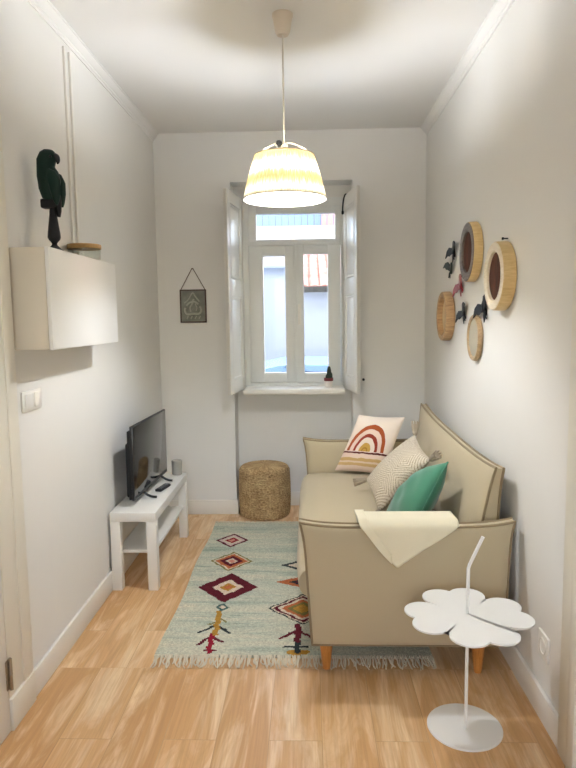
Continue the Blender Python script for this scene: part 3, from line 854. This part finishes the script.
# seat cushion, rounded at the front
bm = B(); n = 30
def seat_sec(y):
    f = (y-2.635)/(4.295-2.635); b = 1-(2*f-1)**6
    z1 = .438+.022*b; x0 = -.068+.012*(1-b)
    P = [(.66, z1-.002), (.45, z1+.004*b), (.2, z1+.006*b), (.06, z1+.002)]
    for k in range(1, 8):
        a = pi/2+pi*k/8; P.append((x0+.075+.075*cos(a)*1.0, (z1+.295)/2+((z1-.295)/2)*sin(a)))
    P += [(.06, .296), (.66, .296)]
    return [(x, y, z) for x, z in P]
rows = []
for k in range(n+1):
    y = 2.635+(4.295-2.635)*(.5-.5*cos(pi*k/n))
    rows.append([bm.verts.new(p) for p in seat_sec(y)])
for a, b in zip(rows, rows[1:]):
    m = len(a)
    for i in range(m): bm.faces.new((a[i], a[(i+1) % m], b[(i+1) % m], b[i]))
bm.faces.new(rows[0]); bm.faces.new(rows[-1])
sp_('seat_cushion', bm, M['sofa'])
# arms: boxed pads with flared piped corners
AP = (.036, .085, 5)
BP = (.030, .13, 3.2)
def arm(yn, yf):
    ym, ed = (yn+yf)/2, .046
    c = [(sx0+.022, ym, .138), (sx1-.018, ym, .138), (sx1+.002, ym, .672), (sx0-.012, ym, .672)]
    bm = B(); pillow(bm, c, .036, AP, 30, ed, .42)
    for f in bm.faces: f.material_index = 0
    a = sp_('armrest', bm, M['sofa'])
    for s in (-1, 1):
        sp_('piping', piping(B(), c, .0058, AP, s*ed/2, 40), M['piping'], a)
arm(2.500, 2.618); arm(4.305, 4.423)
# back cushion
cb = [(.775, 4.300, .425), (.775, 2.640, .425), (.828, 2.632, .872), (.812, 4.320, .912)]
cb = [(x-.026, y, z) for x, y, z in cb]
ce = lambda v: .062-.030*v
bm = B(); pillow(bm, cb, .046, BP, 34, ce, .42, .005)
for f in bm.faces: f.material_index = 0
bk = sp_('back_cushion', bm, M['sofa'])
for s in (-1, 1): sp_('piping', piping(B(), cb, .0062, BP, lambda v, s=s: s*ce(v)/2, 40), M['piping'], bk)
bm = B(); box(bm, .795, .848, 2.63, 4.30, .140, .62, .02, 3); sp_('back_frame', bm, M['sofa'])
for x, y, zz in ((.062, 2.572, RZ+.002), (.708, 2.572, 0), (.062, 4.36, RZ+.002), (.708, 4.36, 0)):
    bm = B(); lathe(bm, [(.015, zz), (.017, zz+.003), (.030, .142), (.030, .15)], 24, (x, y, 0)); sp_('leg', bm, M['legwood'])

# ------------------------------------------------------------------ cushions on the sofa
c = [(.170, 4.245, .468), (.498, 4.115, .462), (.640, 4.200, .842), (.338, 4.285, .846)]
ctr = sum((Vector(p) for p in c), Vector())/4
t = thing('rainbow_cushion', (ctr.x, ctr.y, .46), 'pale pink cushion with a rust and mustard rainbow against the far armrest', 'cushion', 'scatter cushions on the sofa')
finish('cover', pillow(B(), c, .062, .05, 26, 0, .5), [M['rainbow'], M['rainback']], t, t.location)

c = [(.372, 3.345, .462), (.336, 3.700, .545), (.606, 3.600, .835), (.626, 3.235, .772)]
c = [c[1], c[0], c[3], c[2]]
ctr = sum((Vector(p) for p in c), Vector())/4
t = thing('macrame_cushion', (ctr.x, ctr.y, .46), 'cream macrame cushion with tasselled corners in the middle of the sofa', 'cushion', 'scatter cushions on the sofa')
finish('cover', pillow(B(), c, .075, .06, 26, 0, .5), [M['macrame'], M['macrame']], t, t.location)
for i, p in enumerate(c):
    p = Vector(p); d = (p-ctr); d.z *= .25; d = d.normalized()
    if i == 0: d = Vector((-.95, .1, -.25)).normalized()
    if i == 1: d = Vector((-.3, -.9, 0)).normalized()
    if i == 2: d = Vector((.35, -.7, .5)).normalized()
    if i == 3: d = Vector((.1, .3, .9)).normalized()
    bm = B(); tube(bm, [p-d*.005, p+d*.010, p+d*.020, p+d*.06], [.008, .017, .013, .022], 12)
    for k in range(9):
        a = 2*pi*k/9; u = d.orthogonal().normalized(); w2 = d.cross(u); e = u*cos(a)+w2*sin(a)
        tube(bm, [p+d*.016+e*.011, p+d*.05+e*.019, p+d*.078+e*.021], .0042, 5)
    finish('tassel', bm, M['tassel'], t, t.location)

c = [(.388, 3.225, .470), (.462, 2.840, .505), (.648, 2.925, .832), (.600, 3.210, .712)]
ctr = sum((Vector(p) for p in c), Vector())/4
t = thing('green_cushion', (ctr.x, ctr.y, .46), 'sea green velvet cushion leaning beside the near armrest', 'cushion', 'scatter cushions on the sofa')
finish('cover', pillow(B(), c, .085, .05, 26, 0, .5, .007), [M['greenv'], M['greenv']], t, t.location)
finish('piping', piping(B(), c, .004, .05), M['greenv'], t, t.location)

# ------------------------------------------------------------------ throw over the near arm
def throw():
    # path over the arm in the y-z plane: seat side, over the top, down the outside
    path = [(2.662, .575), (2.655, .63), (2.643, .668), (2.615, .683), (2.57, .686), (2.525, .684), (2.500, .676), (2.488, .655), (2.487, .62), (2.487, .575), (2.488, .53), (2.489, .49)]
    pv = spline([(0, y, z) for y, z in path], 6)
    cum = [0]
    for a, b in zip(pv, pv[1:]): cum.append(cum[-1]+(b-a).length)
    top = cum[36]                                 # where it turns downward
    def at(s):
        for i in range(1, len(cum)):
            if cum[i] >= s:
                f = (s-cum[i-1])/(cum[i]-cum[i-1]); return pv[i-1].lerp(pv[i], f)
        return pv[-1]
    def layer(bm, xa, xb, tip, drop, off, back, nu=40, nv=34, skew=0, flat=0):
        g = []
        for i in range(nu+1):
            u = i/nu; x = xa+(xb-xa)*u
            k = (x-xa)/(tip-xa) if x < tip else (xb-x)/(xb-tip)
            s1 = top+.010 + (flat*(1-.25*u) if flat else drop*max(0, k))
            s0 = back + .03*u
            row = []
            for j in range(nv+1):
                s = s0+(s1-s0)*j/nv; p = at(s)
                hang = max(0, s-top)
                fold = .0035*sin(40*x+6*hang)*min(1, hang*18)
                ny_ = -1 if s > top else 0
                oy = (-off-abs(fold)) if hang > 0 else 0
                oz = off if hang <= 0 else 0
                row.append(bm.verts.new((x + .004*sin(30*s) + skew*hang, p.y+oy, p.z+oz)))
            g.append(row)
        for i in range(nu):
            for j in range(nv): bm.faces.new((g[i][j], g[i+1][j], g[i+1][j+1], g[i][j+1]))
    t = thing('throw_blanket', (.40, 2.57, .68), 'cream throw draped in a point over the near sofa armrest', 'blanket')
    bm = B(); layer(bm, .196, .596, .350, .172, .004, .02)
    o = finish('blanket', bm, M['cream'], t, t.location); m = o.modifiers.new('t', 'SOLIDIFY'); m.thickness = .006; m.offset = 1
    bm = B(); layer(bm, .190, .228, .2, 0, .012, .10, 12, 34, .86, .150)
    o = finish('folded_edge', bm, M['cream'], t, t.location); m = o.modifiers.new('t', 'SOLIDIFY'); m.thickness = .006; m.offset = 1
throw()

# ------------------------------------------------------------------ flower side table
fx, fy, fz = .562, 2.186, .450
t = thing('flower_side_table', (fx, fy, 0), 'white metal side table with a four petal flower top near the sofa', 'side table')
bm = B(); lathe(bm, [(.0, 0), (.134, 0), (.136, .002), (.136, .006), (.134, .008), (.0, .008)], 72, (fx, fy+.016, 0), cap=False)
finish('base_plate', bm, M['powder'], t, t.location)
pts = []
def rad(th):
    best = .10
    for k in range(4):
        for s in (-19, 19):
            a = R(7+90*k+s); cxx, cyy = .158*cos(a), .158*sin(a)
            b = cxx*cos(th)+cyy*sin(th); disc = b*b-(.158**2-.0675**2)
            if disc >= 0 and b > 0: best = max(best, b+math.sqrt(disc))
    return best
SL = R(-44); N = 360; sw = .0016
pr = Vector((-sin(SL), cos(SL), 0)); dr_ = Vector((cos(SL), sin(SL), 0)); C0 = Vector((fx, fy-.008, fz))
out = [C0+dr_*.012+pr*sw]
for i in range(N+1):
    th = SL + .022 + (2*pi-.044)*i/N; out.append(C0+Vector((cos(th), sin(th), 0))*rad(th))
out.append(C0+dr_*.012-pr*sw)
bm = B(); extrude_poly(bm, out, (0, 0, -.006))
finish('flower_top', bm, M['powder'], t, t.location, angle=30)
bm = B(); tube(bm, [(fx, fy, .006), (fx, fy, .618), (fx+.004, fy, .632), (fx+.050, fy, .735)], .0062, 14)
lathe(bm, [(.016, fz-.020), (.016, fz-.007)], 16, (fx, fy, 0))
finish('pole', bm, M['powder'], t, t.location)

# ------------------------------------------------------------------ right wall: trays, swallows, socket
def tray(y, z, r, dep, label, rim, face, centre, rf, hook=False, recess=.22):
    """round tray on the right wall: rim side, front ring, recessed centre"""
    t = thing('wall_tray', (XR, y, z), label, 'wall tray', 'round wooden trays on the right wall')
    X = XR-.002; F = X-dep; n = 56
    bm = lathe(B(), [(r*.985, X), (r*1.01, X-.004), (r*1.01, X-dep*.5), (r, F+.004), (r*.985, F)], n, (0, y, z), 'X', cap=False); finish('side_rim', bm, rim, t, t.location)
    bm = lathe(B(), [(r*.985, F), (r*.96, F-.003), (r*(rf+.04), F-.003), (r*rf, F), (r*(rf-.015), F+dep*recess)], n, (0, y, z), 'X', cap=False); finish('front_ring', bm, face, t, t.location)
    bm = B(); lathe(bm, [(r*(rf+.0), F+dep*recess), (r*rf*.5, F+dep*recess-.001), (.0, F+dep*recess-.001)], n, (0, y, z), 'X', cap=False); finish('centre', bm, centre, t, t.location)
    bm = lathe(B(), [(r*.98, X), (0, X)], n, (0, y, z), 'X', cap=False); finish('back_plate', bm, rim, t, t.location)
    if hook: finish('hook', lathe(B(), [(.003, XR), (.003, XR-.018), (.006, XR-.02), (.006, XR-.026)], 10, (0, y-.01, z+r+.012), 'X'), M['blackmat'], t, t.location)
tray(3.345, 1.842, .152, .046, 'round tray with grey ring and dark centre, upper left of the wall group', M['tan'], M['greyrim'], M['darkwood'], .70)
tray(2.828, 1.686, .149, .055, 'largest round tray with pale ring and dark brown centre', M['tan'], M['palewood'], M['darkwood'], .72, True)
tray(3.925, 1.512, .149, .050, 'round bark coloured tray with pale hollow centre, nearest the window wall', M['bark'], M['bark'], M['discpale'], .80, False, .6)
tray(3.285, 1.401, .119, .022, 'thin round tray with plain grey centre, lowest of the wall group', M['discrim'], M['discrim'], M['discgrey'], .82)

def swallow(y, z, L, rot, mat, label, flip=1):
    """in the wall plane: a = along -y (to the right in view), b = up"""
    t = thing('swallow_figure', (XR, y, z), label, 'bird figure', 'ceramic swallows on the right wall')
    cr, sr = cos(rot), sin(rot)
    def P(a, b, h): 
        a *= flip*1.1; a, b = a*cr-b*sr, a*sr+b*cr
        return Vector((XR-max(h, .0005), y-a*L*1.35, z+b*L))
    bm = B()
    # body: head at +b
    sec = [(.46, .02), (.40, .07), (.28, .10), (.12, .13), (-.05, .12), (-.2, .08), (-.3, .05)]
    rings = []
    for b, r in sec: rings.append([bm.verts.new(P(r*cos(2*pi*k/12), b, r*L*.85*(1+sin(2*pi*k/12))*.9)) for k in range(12)])
    for a, b in zip(rings, rings[1:]):
        for k in range(12): bm.faces.new((a[k], a[(k+1) % 12], b[(k+1) % 12], b[k]))
    bm.faces.new(rings[0]); bm.faces.new(rings[-1])
    finish('body', bm, mat, t, t.location)
    for s in (-1, 1):
        o = [(.06, .26), (.30, .44), (.56, .36), (.80, .02), (.56, .08), (.40, -.06), (.24, -.04), (.05, -.12)]
        bm = B(); extrude_poly(bm, [P(s*a, b, .010+(.022 if s < 0 else .018)*a) for a, b in o], (-.006, 0, 0)); finish('wing', bm, mat, t, t.location)
    o = [(.0, -.18), (.09, -.26), (.14, -.56), (.05, -.44), (0, -.42), (-.05, -.44), (-.14, -.56), (-.09, -.26)]
    bm = B(); extrude_poly(bm, [P(a, b, .012) for a, b in o], (-.005, 0, 0)); finish('tail', bm, mat, t, t.location)
swallow(3.815, 1.890, .105, R(20), M['blackcer'], 'topmost black ceramic swallow, left of the grey ringed tray')
swallow(3.885, 1.794, .095, R(-8), M['greencer'], 'dark green ceramic swallow below the topmost black one')
swallow(3.625, 1.678, .105, R(38), M['red'], 'dark red ceramic swallow in the middle of the trays')
swallow(3.545, 1.524, .100, R(35), M['blackcer'], 'black ceramic swallow between the bark tray and the lowest tray')
swallow(3.135, 1.546, .115, R(28), M['blackcer'], 'black ceramic swallow just below the largest tray')

t = thing('wall_socket', (XR, 2.262, .245), 'white wall socket low on the right wall by the flower table', 'socket')
finish('plate', boxm(XR-.009, XR, 2.214, 2.312, .238, .334, .003), M['plast'], t, t.location)
bm = lathe(B(), [(.031, XR-.008), (.031, XR-.012), (.027, XR-.012), (.025, XR-.004), (.0, XR-.004)], 32, (0, 2.263, .286), 'X', cap=False); finish('socket_well', bm, M['plast'], t, t.location)
bm = B()
for dy in (-.010, .010): lathe(bm, [(.0028, XR-.0075), (.0028, XR-.004)], 10, (0, 2.263+dy, .286), 'X')
finish('pin_hole', bm, M['blackmat'], t, t.location)

# ------------------------------------------------------------------ light
W = bpy.data.worlds.new('sky'); S.world = W; W.use_nodes = True
nt = W.node_tree; bg = nt.nodes['Background']
sky = nt.nodes.new('ShaderNodeTexSky'); sky.sky_type = 'NISHITA'; sky.sun_disc = False; sky.sun_elevation = R(48); sky.sun_rotation = R(200); sky.altitude = 50; sky.dust_density = 1.5
mxw = nt.nodes.new('ShaderNodeMix'); mxw.data_type = 'RGBA'; mxw.inputs[0].default_value = .6
nt.links.new(sky.outputs[0], mxw.inputs[6]); mxw.inputs[7].default_value = (2.35, 2.45, 2.6, 1)
nt.links.new(mxw.outputs[2], bg.inputs[0]); bg.inputs[1].default_value = .95

# ------------------------------------------------------------------ camera
f, pit, yaw, rol, hc = 629.2057, .1061868, .0338855, -.0136123, 1.520705
ex = Vector((cos(yaw), sin(yaw), 0)); ey = Vector((-sin(yaw), cos(yaw), 0)); ez = Vector((0, 0, 1))
fw_ = cos(pit)*ey - sin(pit)*ez; eu = sin(pit)*ey + cos(pit)*ez
rt_ = cos(rol)*ex + sin(rol)*eu; up = -sin(rol)*ex + cos(rol)*eu
cam = bpy.data.cameras.new('camera'); co = bpy.data.objects.new('camera', cam); COL.objects.link(co)
m3 = Matrix((rt_, up, -fw_)).transposed()
co.matrix_world = Matrix.Translation((0, 0, hc)) @ m3.to_4x4()
cam.sensor_fit = 'VERTICAL'; cam.sensor_height = 36; cam.lens = f*36/768; cam.clip_start = .02
S.camera = co
S.view_settings.view_transform = 'Standard'; S.view_settings.look = 'None'
S.view_settings.gamma = 1; S.view_settings.use_curve_mapping = False
S.view_settings.exposure = 1.5
